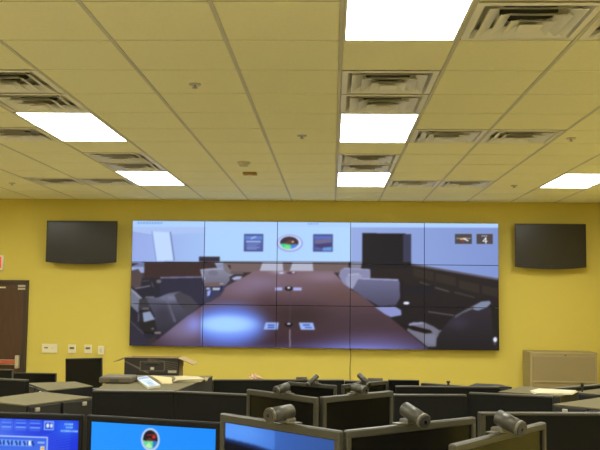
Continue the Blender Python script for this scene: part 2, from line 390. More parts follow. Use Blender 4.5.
# ---------------------------------------------------------------- the picture on the video wall (units of the photo, 367 x 128)
def wall_art():
    c = Canvas(129, 219, 501, 352, 3)
    c.rect(129, 219, 501, 352, (58, 48, 48))
    c.rect(129, 226, 501, 264, (150, 176, 232)); c.rect(129, 226, 206, 264, (150, 168, 228), (160, 190, 240), 'x')
    c.rect(206, 226, 352, 264, (170, 206, 250), (176, 212, 251), 'x'); c.rect(352, 226, 501, 285, (148, 168, 222), (126, 146, 205), 'x')
    c.rect(129, 219, 501, 227.5, (172, 206, 255)); c.rect(129, 219, 501, 222, (150, 196, 255))
    c.line(129, 232, 155, 236, .8, (130, 145, 205))
    c.poly([(129, 227.5), (129, 232), (155, 236), (204, 233), (204, 227.5)], (168, 192, 240))
    c.poly([(152, 232), (170, 233), (174.5, 261), (157, 262)], (190, 214, 252)); c.line(170.5, 233, 175, 261, 1.3, (110, 122, 170))
    c.line(152, 232, 157, 262, .8, (120, 135, 190))
    for k in range(9): c.rect(137+k*2.9, 222.6, 138.9+k*2.9, 224.4, (110, 150, 220))
    for k in range(4): c.rect(309+k*2.8, 223, 310.9+k*2.8, 224.6, (130, 165, 225))
    # wainscot, credenza
    c.rect(204, 262.5, 366, 273, (112, 96, 96)); c.rect(204, 262, 366, 263, (80, 70, 85))
    c.poly([(131, 268), (145, 262), (145, 280), (131, 290)], (110, 118, 160)); c.rect(129, 268, 146, 274, (150, 165, 210))
    c.rect(129, 274, 160, 300, (72, 62, 62)); c.poly([(145, 263), (205, 262.5), (232, 266), (232, 282), (145, 280)], (62, 47, 46))
    c.rect(200, 257.5, 221, 262.5, (55, 48, 60)); c.poly([(129, 280), (230, 276), (232, 300), (129, 352)], (44, 42, 52))
    # right hand: dark wainscot, television
    c.poly([(350, 262), (412, 264), (501, 280), (501, 352), (350, 352)], (46, 39, 38), (34, 31, 33))
    c.poly([(404, 262), (501, 278.5), (501, 280.5), (404, 264)], (92, 88, 100))
    c.poly([(363.5, 233), (406, 233.5), (412, 236), (412, 268), (363.5, 270)], (38, 35, 38)); c.rect(404, 234, 412, 262, (62, 62, 84))
    for (x, y) in ((414, 268), (436, 273), (459, 280), (482, 285)): c.poly([(x, y), (x+20, y+4), (x+20, y+13), (x, y+8)], (60, 53, 46), a=.6)
    c.line(421, 282, 431, 285.4, 1.1, (84, 76, 72)); c.line(436, 287.5, 449, 291.2, 1.1, (92, 86, 84)); c.line(455, 292, 474, 297, .9, (80, 74, 70)); c.line(429, 311.4, 454, 315, 1, (100, 92, 90))
    c.line(405, 290, 430, 290, 10, (38, 35, 40))
    # far chairs
    for x in (262, 292): c.poly([(x+2, 263), (x+22, 263), (x+23, 272), (x-1, 272)], (176, 178, 198))
    # table
    tab = [(256, 271.5), (334, 271.5), (338, 276), (353, 290), (366, 298), (387, 314), (403, 327), (425, 345), (434, 352), (148, 352), (155, 345), (189, 317.5), (204, 307), (214, 299), (233, 283), (246, 277.5)]
    m = c.inside(tab).astype(float)
    c.poly(tab, (124, 100, 108), (52, 34, 40)); c.glow(262, 284, 22, 8, (140, 122, 152), .75, m); c.glow(245, 290, 22, 9, (128, 108, 134), .6, m)
    c.glow(326, 277, 22, 5, (146, 126, 148), .6, m); c.glow(345, 296, 24, 9, (100, 72, 68), .6, m)
    c.glow(300, 316, 36, 14, (56, 42, 42), .85, m); c.glow(372, 320, 40, 14, (70, 56, 62), .7, m); c.glow(270, 318, 14, 26, (66, 46, 50), .5, m)
    c.glow(186, 330, 30, 18, (128, 116, 152), .85, m); c.glow(197, 325, 9, 9, (140, 146, 232), .8, m)
    c.glow(231, 327, 38, 22, (100, 126, 226), 1, m*(c.X > 203.3), 2.4); c.glow(230, 326, 32, 13, (126, 160, 254), .95, m*(c.X > 203.3), 2.6)
    c.glow(229, 325, 27, 8.5, (164, 210, 255), .97, m*(c.X > 203.3), 2.4)
    c.glow(236, 349, 60, 4, (92, 92, 170), .6, m); c.glow(366, 349, 56, 7.5, (122, 132, 222), .95, m); c.glow(375, 340, 44, 8, (112, 100, 150), .5, m)
    c.glow(280, 272.5, 8, 2, (170, 165, 190), .6, m)
    # chairs down the left side
    c.poly([(216, 264), (222, 262.8), (225, 264), (230, 271), (236, 275), (230, 278), (220, 272)], (132, 142, 170)); c.poly([(224, 263.5), (228, 265), (233, 272), (231, 276), (226, 272)], (120, 112, 118)); c.line(217, 264.4, 224, 263.6, 1.2, (160, 172, 200))
    c.rect(232, 272, 245, 275, (100, 86, 90)); c.poly([(233, 279), (238, 277), (244, 277), (242, 279.5), (236, 281)], (160, 172, 214)); c.poly([(226, 282), (234, 280.5), (238, 281.5), (230, 286), (224, 287)], (56, 50, 62))
    c.poly([(203, 286), (226, 284), (226, 291), (222, 297), (212, 303), (206, 304)], (62, 60, 84)); c.rect(208, 288.6, 211.6, 290.2, (190, 205, 215)); c.rect(214.5, 288.8, 222, 291, (176, 190, 206))
    c.poly([(209, 292), (213, 290.5), (212, 296), (209, 297.5)], (150, 165, 230)); c.line(213.5, 289, 212, 298, 1, (30, 40, 110)); c.line(223.5, 287, 222, 292, 1.4, (24, 28, 70))
    c.poly([(201.3, 270.5), (208, 269.4), (217, 268.6), (224, 270), (231, 277), (231.5, 281), (227, 286.5), (219, 287), (206, 286.5), (204, 280)], (136, 136, 156), (104, 100, 120))
    c.ell(214.5, 273.8, 5, 3, (110, 108, 128), a=.8); c.line(202, 270.8, 223, 269.6, 1.2, (158, 162, 188)); c.line(203, 273, 206, 280, 1.6, (156, 162, 192)); c.poly([(206, 284), (220, 283), (226, 285), (216, 287.5), (206, 287)], (110, 92, 92)); c.rect(221.5, 284, 225, 285.4, (160, 152, 150))
    c.poly([(161, 278), (203, 277.5), (205, 302), (204, 306), (186, 300), (161, 296)], (50, 47, 64)); c.line(162, 278.8, 203, 277.9, 1.5, (116, 112, 142))
    c.poly([(131, 272), (139, 270), (143, 276), (142, 288), (136, 290), (131, 286)], (82, 70, 72)); c.line(137, 289.8, 151, 287, 1.3, (116, 110, 128)); c.line(143, 282.4, 150, 281.8, .8, (90, 78, 80)); c.ell(160, 282.5, 2.6, 1.8, (112, 104, 104)); c.line(153, 284, 154.5, 288, 1.3, (84, 76, 76))
    c.poly([(131, 289), (137, 293), (143, 299), (143, 306), (140, 314), (131, 306)], (112, 116, 134)); c.line(131.5, 290, 143, 300, 1.8, (146, 150, 168))
    c.rect(147, 297.6, 156, 299.2, (110, 110, 122)); c.poly([(141, 300), (150, 299), (154, 306), (147, 313), (140, 311)], (60, 58, 64))
    big = [(148, 300), (160, 298.5), (170, 294.5), (181, 292.5), (186, 295), (192, 297), (202, 307), (189, 317.5), (160, 341), (152, 330), (157, 318), (152, 308)]
    mb = c.inside(big).astype(float)
    c.poly(big, (92, 92, 112), (40, 38, 46)); c.glow(172, 299, 13, 4, (126, 128, 156), .8, mb); c.poly([(181, 293), (192, 297), (202, 307), (190, 316), (179, 303), (176, 296)], (70, 66, 76)); c.line(168, 299, 177, 322, 2.6, (104, 104, 128), .7); c.glow(165, 316, 7, 9, (58, 54, 66), .7, mb)
    c.poly([(144.5, 314), (152, 312.6), (157, 320.6), (146, 323.4)], (138, 150, 178)); c.poly([(141, 322), (146, 323.4), (157, 321), (160, 334), (150, 336), (142, 328)], (42, 38, 36)); c.line(141, 312.4, 151, 311, 1.4, (34, 32, 38)); c.rect(144.5, 309, 151, 311, (104, 96, 96)); c.line(140.5, 315, 140.5, 322.5, 1.2, (110, 100, 106))
    c.line(146.5, 333.5, 157, 335, 1.6, (30, 28, 34)); c.rect(157, 333, 163.5, 335, (136, 116, 122)); c.ell(155, 330, 1.4, 1, (92, 104, 124))
    c.poly([(129, 318), (133, 322), (144, 334), (150, 341), (154, 346), (150, 352), (129, 352)], (50, 46, 60)); c.line(132, 322, 146, 335, 1, (84, 80, 96))
    # chairs down the right side
    c.poly([(352, 262.5), (363.5, 262.5), (362, 269), (352, 268)], (128, 130, 146))
    c.poly([(340, 276), (342, 270), (346, 267.8), (370, 269.2), (371.6, 271), (371.6, 278), (352, 289), (345, 284)], (134, 134, 168)); c.line(346, 268.6, 371, 269.8, 1, (160, 162, 196))
    c.poly([(347, 279), (350, 275), (358, 273.2), (364, 276), (358, 282), (354, 289.6), (348, 285)], (150, 152, 184)); c.line(350, 275, 360, 274.2, 1.2, (172, 176, 204))
    c.poly([(354, 290), (359, 280), (363, 278.2), (398, 279), (400.5, 282), (401, 298), (397, 305), (380, 306), (366, 298)], (108, 108, 142), (76, 74, 96)); c.line(362, 278.8, 399, 280, 1.3, (160, 162, 200))
    c.poly([(376, 307), (396, 306.4), (402, 310), (402.5, 315), (392, 317), (386, 314)], (138, 144, 200)); c.poly([(401, 281), (405, 280), (406, 306), (402, 309)], (40, 32, 38))
    c.ell(407.3, 303, 3, 1.4, (226, 232, 255)); c.rect(404, 304.4, 411, 313, (38, 34, 36))
    c.poly([(409.5, 324.5), (414, 321.8), (425, 322), (434, 326), (440, 330), (440, 338), (436, 346), (428, 346), (414, 335), (408, 330)], (112, 112, 128)); c.line(411, 324, 423, 322.6, 2.2, (144, 144, 176)); c.poly([(426, 334), (436, 334), (435, 344), (426, 342)], (124, 124, 148), a=.7)
    c.poly([(402, 325), (414, 325.4), (431, 329.6), (433, 332.4), (426, 333), (414, 330)], (36, 26, 26))
    ch = [(436, 352), (437, 338), (441, 330), (448, 322), (455, 315), (466, 309), (474, 304), (482, 301), (489, 300.5), (491, 302.5), (488, 306), (501, 312), (501, 352)]
    c.poly(ch, (54, 48, 58), (36, 32, 32)); c.poly([(455, 315), (466, 309), (474, 304.5), (474, 308), (462, 313), (455, 318)], (96, 96, 108)); c.poly([(474, 305), (481, 301), (489, 300.3), (490.5, 302.6), (486, 307), (478, 310), (473, 309)], (124, 134, 158))
    c.poly([(490, 304), (501, 306), (501, 352), (494, 352)], (38, 35, 32)); c.glow(458, 322, 10, 7, (64, 56, 74), .7, c.inside(ch).astype(float)); c.line(437, 334, 441, 330, 1.5, (104, 104, 112))
    c.ell(494.3, 338.6, 1.9, 2.6, (225, 225, 245)); c.ell(494, 342.6, 1.3, 1.6, (76, 70, 84))
    # signs on the far wall
    for x0 in (245, 314.5):
        c.rect(x0, 234.5, x0+19.5, 252, (70, 76, 130)); c.rect(x0+1.2, 236, x0+18.3, 250.8, (84, 96, 165))
    c.rect(246, 236, 263.5, 240, (96, 130, 205)); c.line(252, 239, 257, 237, 1, (190, 215, 250)); c.rect(247, 241.3, 262, 242.6, (170, 200, 245))
    for k in range(4): c.rect(248, 244+k*1.7, 261-(k % 2)*3, 244.8+k*1.7, (130, 150, 205))
    c.rect(315.5, 236, 333, 239, (90, 110, 190)); c.poly([(316, 240), (333, 239), (333, 242), (320, 244), (316, 243)], (110, 104, 140))
    c.poly([(316, 244.5), (333, 243), (333, 247), (326, 249), (316, 247)], (74, 66, 110)); c.poly([(324, 248), (333, 247), (333, 251), (324, 251)], (100, 150, 220))
    c.ell(291, 243.5, 13, 8.7, (150, 150, 220)); c.ell(291, 243.3, 11.8, 7.6, (196, 214, 248)); c.ell(290.5, 243, 9.3, 6.2, (66, 52, 62))
    c.ell(290.5, 243, 9.3, 6.2, (70, 205, 150), cut=lambda X, Y: (Y > 244-.05*(X-285)) & (X < 292)); c.ell(290.5, 243, 9.3, 6.2, (70, 130, 225), cut=lambda X, Y: (Y > 244.5) & (X >= 292))
    c.poly([(285, 243.6), (291, 239.5), (296, 243), (299, 244.5), (293, 245), (288, 244.4)], (96, 66, 62)); c.ell(294, 242, 1.2, .9, (225, 190, 170)); c.poly([(284, 249), (288, 245), (293, 247.5), (290, 249.5)], (120, 225, 130))
    # objects on the table
    for (x, y, q) in ((277, 288, 7), (295, 288, 8.5)): c.rect(x, y, x+q, y+3, (166, 172, 232))
    c.ell(290.5, 289, 4, 2.4, (34, 30, 36)); c.ell(290.5, 288.2, 1.6, 1, (230, 235, 250)); c.ell(293, 273.4, 5, 1.2, (88, 62, 80)); c.ell(283, 273.5, 2.4, 1, (190, 200, 235)); c.ell(295, 273, 1.5, .8, (200, 205, 240))
    c.poly([(268, 323), (281, 323), (280, 330), (266, 330)], (150, 178, 240)); c.poly([(301, 323), (315, 323), (317, 330), (303, 330)], (150, 178, 240))
    for (x, y) in ((270, 325), (270, 327.4), (305, 324.8), (307, 327.2)): c.rect(x, y, x+7, y+1.3, (60, 80, 170))
    c.ell(291, 325, 4, 2.4, (28, 22, 28)); c.ell(291, 324.2, 1.8, .9, (200, 206, 226)); c.line(292, 330, 292.6, 348, 1.0, (150, 140, 158)); c.line(292, 292, 292, 322, .7, (84, 66, 78))
    # on screen badges
    c.blur(.45)
    c.rect(455.3, 233.8, 472, 243.6, (78, 72, 74)); c.rect(476.6, 233.8, 492.7, 243.6, (78, 70, 70))
    c.line(457, 238.2, 470.5, 238.2, .9, (150, 150, 152)); c.line(461, 238.8, 466, 238.2, 1.6, (220, 170, 120)); c.line(464, 238.4, 468, 240.4, 1.4, (225, 225, 230)); c.line(462, 240, 464, 242, 1, (150, 70, 50))
    for k in range(3): c.rect(481.6+k*2, 235, 483+k*2, 236.5, (170, 180, 205))
    c.line(485.6, 237.6, 483, 241, .9, (240, 245, 255)); c.line(483, 241, 487.2, 241, .9, (240, 245, 255)); c.line(485.8, 237.6, 485.8, 243, .9, (240, 245, 255))
    c.blur(.35)
    # the left columns are a touch bluer and brighter, as tiled displays are
    return c
ART = wall_art()
VX, VZ, PW, PH = -2.803, 2.917, 1.019, .5817
vw = thing('video_wall', 'large five by three video wall showing a conference room with long table', 'video wall', (VX+2.5*PW, WY, VZ-3*PH))
VY = WY-.12
boxobj('mounting_frame', (-2.5, 2.5, -.05, 0, .05, 3*PH-.05), M['black2'], vw)
for r in range(3):
    for q in range(5):
        xa = -2.5*PW+q*PW; za = (2-r)*PH; g = .0012; bz = .0042
        p = boxobj('display_panel', (xa+g, xa+PW-g, -.12, -.05, za+g, za+PH-g), M['black'], vw)
        def fn(U, V, q=q, r=r):
            x = (q*PW+bz+U*(PW-2*bz))/(5*PW); y = (r*PH+bz+V*(PH-2*bz))/(3*PH)
            g_ = ART.at(131.9+x*366.4, 220.9+x*2.1+y*(126.2+x*.3))
            return g_
        picture('screen', M['screen'], p, PW-2*bz, PH-2*bz, fn, 120, 70, y=-.1215, z0=za+bz, x0=xa+bz)
# thin cable hanging below the video wall
a = ony(350.5, 349, WY-.01); bm = bmesh.new()
pts = [(a.x, WY-.008, a.z+.05), (a.x+.004, WY-.008, a.z-.1), (a.x-.006, WY-.008, a.z-.25), (a.x+.003, WY-.008, a.z-.9), (a.x, WY-.008, .12)]
for k in range(4): add_cyl(bm, pts[k], pts[k+1], .0045, seg=8)
tag(obj('cable', bm, M['cable']), 'thin dark cable hanging down the wall from the video wall', 'cable')

# ---------------------------------------------------------------- wall televisions
def television(px0, px1, py0, py1, label):
    a, b = ony(px0, py0, WY-.17), ony(px1, py1, WY-.17); W = b.x-a.x; H = a.z-b.z
    t = thing('television', label, 'television', ((a.x+b.x)/2, WY-.102, b.z))
    bm = bmesh.new(); n = 16
    def prof(inset, drop):
        P = [(-W/2+inset, H-inset), (W/2-inset, H-inset)]
        for k in range(n+1):
            s_ = 1-2*k/n; P.append((s_*(W/2-inset), inset*1.5-drop*(1-s_*s_)))
        return P
    P = prof(0, .030); fr = [bm.verts.new((x, -.07, z)) for x, z in P]; bk = [bm.verts.new((x*.94, 0, z*.94+.02)) for x, z in P]
    bm.faces.new(fr); bm.faces.new(bk[::-1])
    for k in range(len(P)): bm.faces.new((fr[k], bk[k], bk[(k+1) % len(P)], fr[(k+1) % len(P)]))
    bmesh.ops.recalc_face_normals(bm, faces=bm.faces[:]); obj('casing', bm, M['tvcase'], t)
    boxobj('screen', (-W/2+.028, W/2-.028, -.0725, -.069, .062, H-.028), M['tv'], t)
    boxobj('speaker_bar', (-W/2+.06, W/2-.06, -.074, -.07, .012, .034), M['tvcase'], t)
    boxobj('badge', (-.035, .035, -.0765, -.0735, .017, .026), M['cap'], t)
    bm = bmesh.new(); add_box(bm, -.22, .22, -.0, .02, H*.3, H*.75); add_box(bm, -.1, .1, .02, .085, H*.42, H*.6); add_box(bm, -.15, .15, .085, .1, H*.32, H*.72)
    obj('wall_bracket', bm, M['black2'], t)
television(47, 116.5, 220.5, 262.5, 'black flat television on the yellow wall left of video wall')
television(514.5, 586.5, 223.5, 267.5, 'black flat television on the yellow wall right of video wall')

# ---------------------------------------------------------------- door, exit sign, wall plates
dx1 = ony(27, 330, WY-.02).x; dz1 = 2.065; dx0 = dx1-1.06
d = struct(thing('door_1', '', 'door', ((dx0+dx1)/2, WY, 0)))
for k in ('label', 'category'): del d[k]
hw = (dx1-dx0)/2
bm = bmesh.new(); add_box(bm, -hw, -hw+.055, -.05, -.001, 0, dz1-.055); add_box(bm, hw-.055, hw, -.05, -.001, 0, dz1-.055); add_box(bm, -hw, hw, -.05, -.001, dz1-.055, dz1)
obj('door_frame', bm, M['frame'], d)
boxobj('door_leaf', (-hw+.058, hw-.058, -.035, -.002, .01, dz1-.058), M['wood'], d, bev=.003)
bz0 = .92
pb = boxobj('panic_bar', (-hw+.12, hw-.13, -.10, -.06, bz0-.025, bz0+.03), M['redlabel'], d, bev=.008)
boxobj('bar_end', (hw-.13, hw-.075, -.105, -.036, bz0-.085, bz0+.095), M['steel'], d, bev=.006)
boxobj('bar_rail', (-hw+.1, hw-.13, -.06, -.036, bz0-.04, bz0+.035), M['steel'], d)
boxobj('door_closer', (-hw+.08, -hw+.40, -.08, -.036, dz1-.14, dz1-.085), M['steel'], d, bev=.004)
bm = bmesh.new()
for zz in (0, .04): add_box(bm, hw-.14, hw-.035+.0, -.054, -.0505 if False else -.0345, dz1-.135+zz, dz1-.107+zz)
obj('hinge_plate', bm, M['steel'], d)
bm = bmesh.new(); add_box(bm, -hw+.56, -hw+.74, -.039, -.035, dz1-.115, dz1-.095); obj('door_label', bm, M['white'], d)
# exit sign
e0 = ony(4.8, 263, WY-.05)
t = thing('exit_sign', 'white framed red exit sign cut by the left picture edge', 'exit sign', (e0.x-.19, WY, 2.205))
boxobj('housing', (-.17, .17, -.05, 0, 0, .21), M['white'], t, bev=.004)
boxobj('face', (-.14, .14, -.053, -.05, .025, .185), M['redglow'], t)
cu = bpy.data.curves.new('letters', 'FONT'); cu.body = 'EXIT'; cu.size = .14; cu.align_x = 'CENTER'; cu.extrude = .001
tmp = bpy.data.objects.new('letters_tmp', cu); me = bpy.data.meshes.new_from_object(tmp); bpy.data.objects.remove(tmp)
me.materials.clear(); me.materials.append(M['white']); lt = bpy.data.objects.new('lettering', me); C.objects.link(lt); lt.parent = t
lt.rotation_euler = (math.pi/2, 0, 0); lt.location = (0, -.0545, .055); lt.scale = (.8, 1, 1)
def plate(px0, py0, px1, py1, name, label, cat, kind):
    a, b = ony(px0, py0, WY-.02), ony(px1, py1, WY-.02); W, H = b.x-a.x, a.z-b.z
    t = thing(name, label, cat, ((a.x+b.x)/2, WY, b.z))
    dp = .022 if kind != 2 else .03
    boxobj('cover', (-W/2, W/2, -dp, 0, 0, H), M['white'], t, bev=.004)
    if kind == 0:
        boxobj('display', (-W*.34, -W*.10, -dp-.002, -dp, H*.50, H*.64), M['lcd'], t)
        boxobj('display', (W*.12, W*.30, -dp-.002, -dp, H*.50, H*.60), M['tee'], t)
    elif kind == 1:
        boxobj('display', (-W*.30, W*.30, -dp-.002, -dp, H*.48, H*.72), M['lcd'], t)
    else: boxobj('rocker', (-W*.2, W*.2, -dp-.004, -dp, H*.25, H*.75), M['paper'], t, bev=.001)
plate(42, 343.8, 57, 353, 'control_panel', 'wide white wall control panel beside the brown door', 'wall plate', 0)
plate(68.3, 344.6, 75.4, 353.3, 'thermostat', 'small white thermostat, left of two over the black monitor', 'thermostat', 1)
plate(84.3, 344.8, 91.4, 353.5, 'thermostat', 'small white thermostat, right of two over the black monitor', 'thermostat', 1)
plate(98, 346, 104.4, 354.6, 'light_switch', 'white light switch, rightmost plate near the video wall', 'wall switch', 2)

# ---------------------------------------------------------------- beige lateral file cabinet by the wall
a, b = ony(530, 352, WY-.455), ony(597, 352, WY-.455)
t = thing('file_cabinet', 'beige steel lateral file cabinet standing against the right wall', 'cabinet', ((a.x+b.x)/2, WY-.245, 0))
W = b.x-a.x; H = a.z; hw2 = W/2
boxobj('body', (-hw2, hw2, -.21, .225, .03, H-.025), M['file'], t)
boxobj('base', (-hw2+.01, hw2-.01, -.19, .22, 0, .03), M['base'], t)
boxobj('top', (-hw2-.003, hw2+.003, -.22, .228, H-.025, H), M['file'], t, bev=.003)
n = 3; dh = (H-.09)/n
for k in range(n):
    z1 = H-.055-k*dh; z0 = z1-dh+.03
    dr = boxobj('drawer', (-hw2+.03, hw2-.03, -.222, -.21, z0, z1), M['filed'], t, bev=.004)
    boxobj('pull', (-hw2+.03, hw2-.03, -.232, -.222, z0-.004, z0+.014), M['file'], dr)
bm = bmesh.new(); add_cyl(bm, (0.02, -.212, H-.038), (.02, -.228, H-.038), .012, seg=12); obj('lock', bm, M['lcd'], t)

# ---------------------------------------------------------------- monitors
def make_monitor(L, R_, z, fz, label, frame='grey', H=.345, screen='off', art=None, dk=.74, fr=.030, dp=.022, px=None, cat='monitor', group=None):
    """L, R_: pixels of the top corners, both at height z; fz: floor; dk: desk height above floor"""
    A, B = onz(*L, z), onz(*R_, z); d = B-A; W = d.length; ang = math.atan2(d.y, d.x)
    W -= .004
    mid = (A+B)/2; nrm = Vector((math.sin(ang), -math.cos(ang), 0))
    dz = fz+dk
    t = thing('monitor', label, cat, (mid.x, mid.y, dz), ang, group)
    top = z-dz; bot = top-H; fm = M[frame]
    bm = bmesh.new()
    add_box(bm, -W/2, W/2, 0, dp, top-fr, top, bev=.004); add_box(bm, -W/2, W/2, 0, dp, bot, bot+fr, bev=.004)
    add_box(bm, -W/2, -W/2+fr*.75, .0005, dp-.0005, bot+fr-.004, top-fr+.004, bev=.003); add_box(bm, W/2-fr*.75, W/2, .0005, dp-.0005, bot+fr-.004, top-fr+.004, bev=.003)
    obj('bezel', bm, fm, t)
    bm = bmesh.new(); add_box(bm, -W/2+.05, W/2-.05, dp, .04, bot+.02, top-.02, bev=.003)
    add_box(bm, -W*.3, W*.3, .04, .062, bot+.06, top-.07, bev=.01); obj('back_cover', bm, M['black2'] if frame != 'grey' else M['grey'], t)
    sw, sh = W-1.5*fr, H-2*fr
    if art: picture('screen', M['screen'], t, sw, sh, art, 150, 96, y=.0085, z0=bot+fr)
    boxobj('screen' if not art else 'screen_backing', (-sw/2-.002, sw/2+.002, .009, dp-.001, bot+fr-.002, top-fr+.002), M['off'], t)
    bm = bmesh.new(); add_box(bm, -.03, .03, .062, .085, .015, (top+bot)/2+.04, bev=.004); obj('stand_neck', bm, M['black2'], t)
    bm = bmesh.new(); add_box(bm, -.12, .12, -.03, .15, 0, .015, bev=.005); obj('stand_base', bm, M['black2'], t)
    return t, W, top
def webcam(px, py, L, R_, z, label, ln=.080, r=.0215, tilt=.15, yaw=0):
    """grey tube webcam clipped on a monitor's top edge, axis along the monitor's facing direction"""
    A, B = onz(*L, z), onz(*R_, z); ang = math.atan2((B-A).y, (B-A).x)
    # point of the top edge whose picture column is px
    best = min((A.lerp(B, k/200) for k in range(201)), key=lambda P: abs(300+F_PX*(P-Vector((0, 0, CAM_Z))).dot(RX)/(P-Vector((0, 0, CAM_Z))).dot(FX)-px))
    t = thing('webcam', label, 'webcam', (best.x, best.y, z), ang+yaw)
    ang2 = tilt; c0 = Vector((0, -.014+ln*.5*math.cos(tilt), r+.008+ln*.5*math.sin(tilt))); ax = Vector((0, -math.cos(ang2), -math.sin(ang2)))
    cylobj('tube', c0, c0+ax*ln, r, M['cam'], t)
    cylobj('front_ring', c0+ax*ln, c0+ax*(ln+.009), r*1.03, M['camend'], t)
    cylobj('face', c0+ax*(ln+.009), c0+ax*(ln+.013), r*.90, M['camcap'], t)
    cylobj('lens', c0+ax*(ln+.013), c0+ax*(ln+.015), r*.22, M['lens'], t)
    bm = bmesh.new(); add_box(bm, -.018, .018, -.006, .034, 0.0, .014, bev=.003); add_box(bm, -.045, .045, .002, .03, 0.0, .004); obj('clip', bm, M['camend'], t)
    return t

# screen pictures
def art_seal():
    c = Canvas(87, 411, 223, 500, 4); c.rect(80, 400, 230, 510, (36, 146, 250), (30, 138, 246), 'x')
    c.ell(151, 437.5, 9.2, 9.8, (190, 205, 232)); c.ell(151, 437.5, 7.9, 8.4, (150, 190, 230)); c.ell(151, 437.3, 7.2, 7.8, (36, 28, 34))
    c.ell(151, 437.3, 7.2, 7.8, (96, 215, 150), cut=lambda X, Y: Y > 438.6); c.ell(151, 437.3, 7.2, 7.8, (50, 120, 200), cut=lambda X, Y: (Y > 438.6) & (X > 153.5))
    c.poly([(145, 439), (150, 436), (154, 437.5), (157, 438.5)], (110, 40, 40)); c.ell(154.5, 435, 1.8, 1.4, (190, 50, 40)); c.line(148, 434, 157, 432.6, .8, (150, 40, 40))
    c.poly([(146, 443), (150, 440), (153, 444), (149, 445)], (180, 235, 170)); c.blur(.3); return c
SEAL = art_seal()
def art_desktop():
    c = Canvas(-54, 412, 82, 500, 4); c.rect(-60, 400, 90, 510, (58, 88, 226), (28, 52, 214), 'x')
    c.glow(-10, 440, 30, 22, (110, 150, 245), .6); c.glow(20, 456, 30, 8, (150, 190, 255), .5)
    for k in range(14): c.line(-50+k*3, 460-k*.8, 70, 424+k*2.5, .5, (110, 150, 250), .4)
    c.glow(66, 423, 12, 8, (50, 120, 245), .7)
    for (x0, x1) in ((-27, -15), (-13, -1), (1, 12.5), (15, 27), (29, 41)):
        c.line(x0+1, 418.5, x1-1, 418.5, .6, (100, 150, 240)); c.line(x0+1, 427, x1-1, 427, .6, (100, 150, 240)); c.rect(x0+1, 420.2, x1-1, 421.6, (96, 150, 245)); c.rect(x0+1, 424, x1-1, 425.4, (110, 160, 250))
        c.line(x0, 419.5, x0, 426, .6, (90, 140, 240)); c.line(x1, 419.5, x1, 426, .6, (90, 140, 240))
    c.rect(43.8, 418.6, 53.6, 426.6, (130, 175, 250)); c.rect(45, 419.8, 52.6, 425.4, (40, 60, 190)); c.ell(47.5, 422.5, 1.5, 2, (220, 235, 255)); c.ell(51, 422.5, 1.2, 2, (210, 230, 255))
    for (x0, x1, y) in ((64, 72, 420), (65.5, 71, 422.8), (60.5, 76.5, 426)): 
        x = x0
        while x < x1: c.rect(x, y, x+1.1, y+1.4, (170, 220, 250)); x += 1.7
    c.rect(-60, 432.6, 48, 433.6, (190, 215, 255)); c.rect(47, 432.6, 48, 470, (190, 215, 255)); c.rect(-60, 433.6, 47, 470, (60, 100, 225), (80, 130, 235), 'y')
    c.rect(-60, 436, 33, 441.6, (110, 160, 250))
    for k, x in enumerate(range(-20, 34, 4)):
        c.rect(x, 436.8, x+1.4, 438.8, (14, 24, 120)); c.rect(x+1.0, 438.4, x+2.6, 440.8, (14, 24, 120)) if k % 2 else c.rect(x, 438.4, x+1.4, 440.8, (14, 24, 120))
    c.rect(29, 436.6, 31.5, 440.6, (235, 240, 255)); c.rect(38, 437, 45, 438.6, (150, 190, 250)); c.rect(41, 441, 45, 445, (235, 225, 190)); c.rect(42, 442, 44.4, 444, (225, 160, 60))
    for k in range(8): c.rect(5+k*2.4, 446, 6.6+k*2.4, 448.2, (190, 225, 245))
    c.blur(.35); return c
DESKTOP = art_desktop()
def art_dimblue():
    c = Canvas(0, 0, 100, 60, 4); c.rect(0, 0, 100, 60, (14, 14, 20)); m = (c.Y < 11.5).astype(float)
    c.rect(0, 0, 100, 12, (84, 146, 245), (52, 90, 165), 'x'); c.rect(48, 0, 100, 12, (56, 96, 176), (50, 84, 150), 'x'); c.glow(18, 4, 22, 6, (96, 160, 250), .6, m)
    c.poly([(0, 9.5), (28, 10.5), (46, 12), (46, 22), (0, 20)], (26, 44, 92)); c.poly([(0, 11.5), (40, 13.5), (40, 24), (0, 24)], (12, 14, 26))
    c.rect(50, 12.6, 56, 13.6, (90, 140, 210)); c.blur(.6); return c
DIM = art_dimblue()

zA = 1.45
sA = ((-50, 411), (83.3, 415)); sB = ((86, 415), (220.5, 423))
make_monitor(*sA, zA, .26, 'wide monitor showing a blue desktop with icons, bottom left corner', 'black', H=.34, fr=.021,
             art=lambda U, V: DESKTOP.at(-44.5+U*122.5, 417.2+V*76))
make_monitor(*sB, zA, .26, 'black framed monitor with bright blue screen and round seal', 'black', H=.34, fr=.022,
             art=lambda U, V: SEAL.at(91+U*123.5, 425+V*75))
sC = ((219, 413), (339.5, 431.5)); sD = ((347, 431), (477, 417)); sE = ((455, 445), (547, 422))
make_monitor(*sC, 1.5, .26, 'grey framed monitor with a dim blue band across its screen', H=.36, fr=.028, art=lambda U, V: DIM.at(U*100, V*60))
make_monitor(*sD, 1.5, .26, 'nearest grey monitor with dark screen, bottom centre facing right', H=.36, fr=.023)
make_monitor(*sE, 1.5, .26, 'dark grey-framed monitor turned sharply right at the bottom right', H=.36, fr=.022)
sF = ((246, 389), (316.5, 397.8)); sG = ((323.5, 397.3), (394, 391))
make_monitor(*sF, 1.38, .13, 'middle row grey monitor facing left, behind the blue-band monitor', H=.36)
make_monitor(*sG, 1.38, .13, 'middle row grey monitor facing right, dark screen', H=.36, dp=.034)
sH = ((287, 381.5), (336, 385.5)); sI = ((343, 385), (388, 380.5))
make_monitor(*sH, 1.25, 0, 'far row small grey monitor facing left', H=.36, fr=.028)
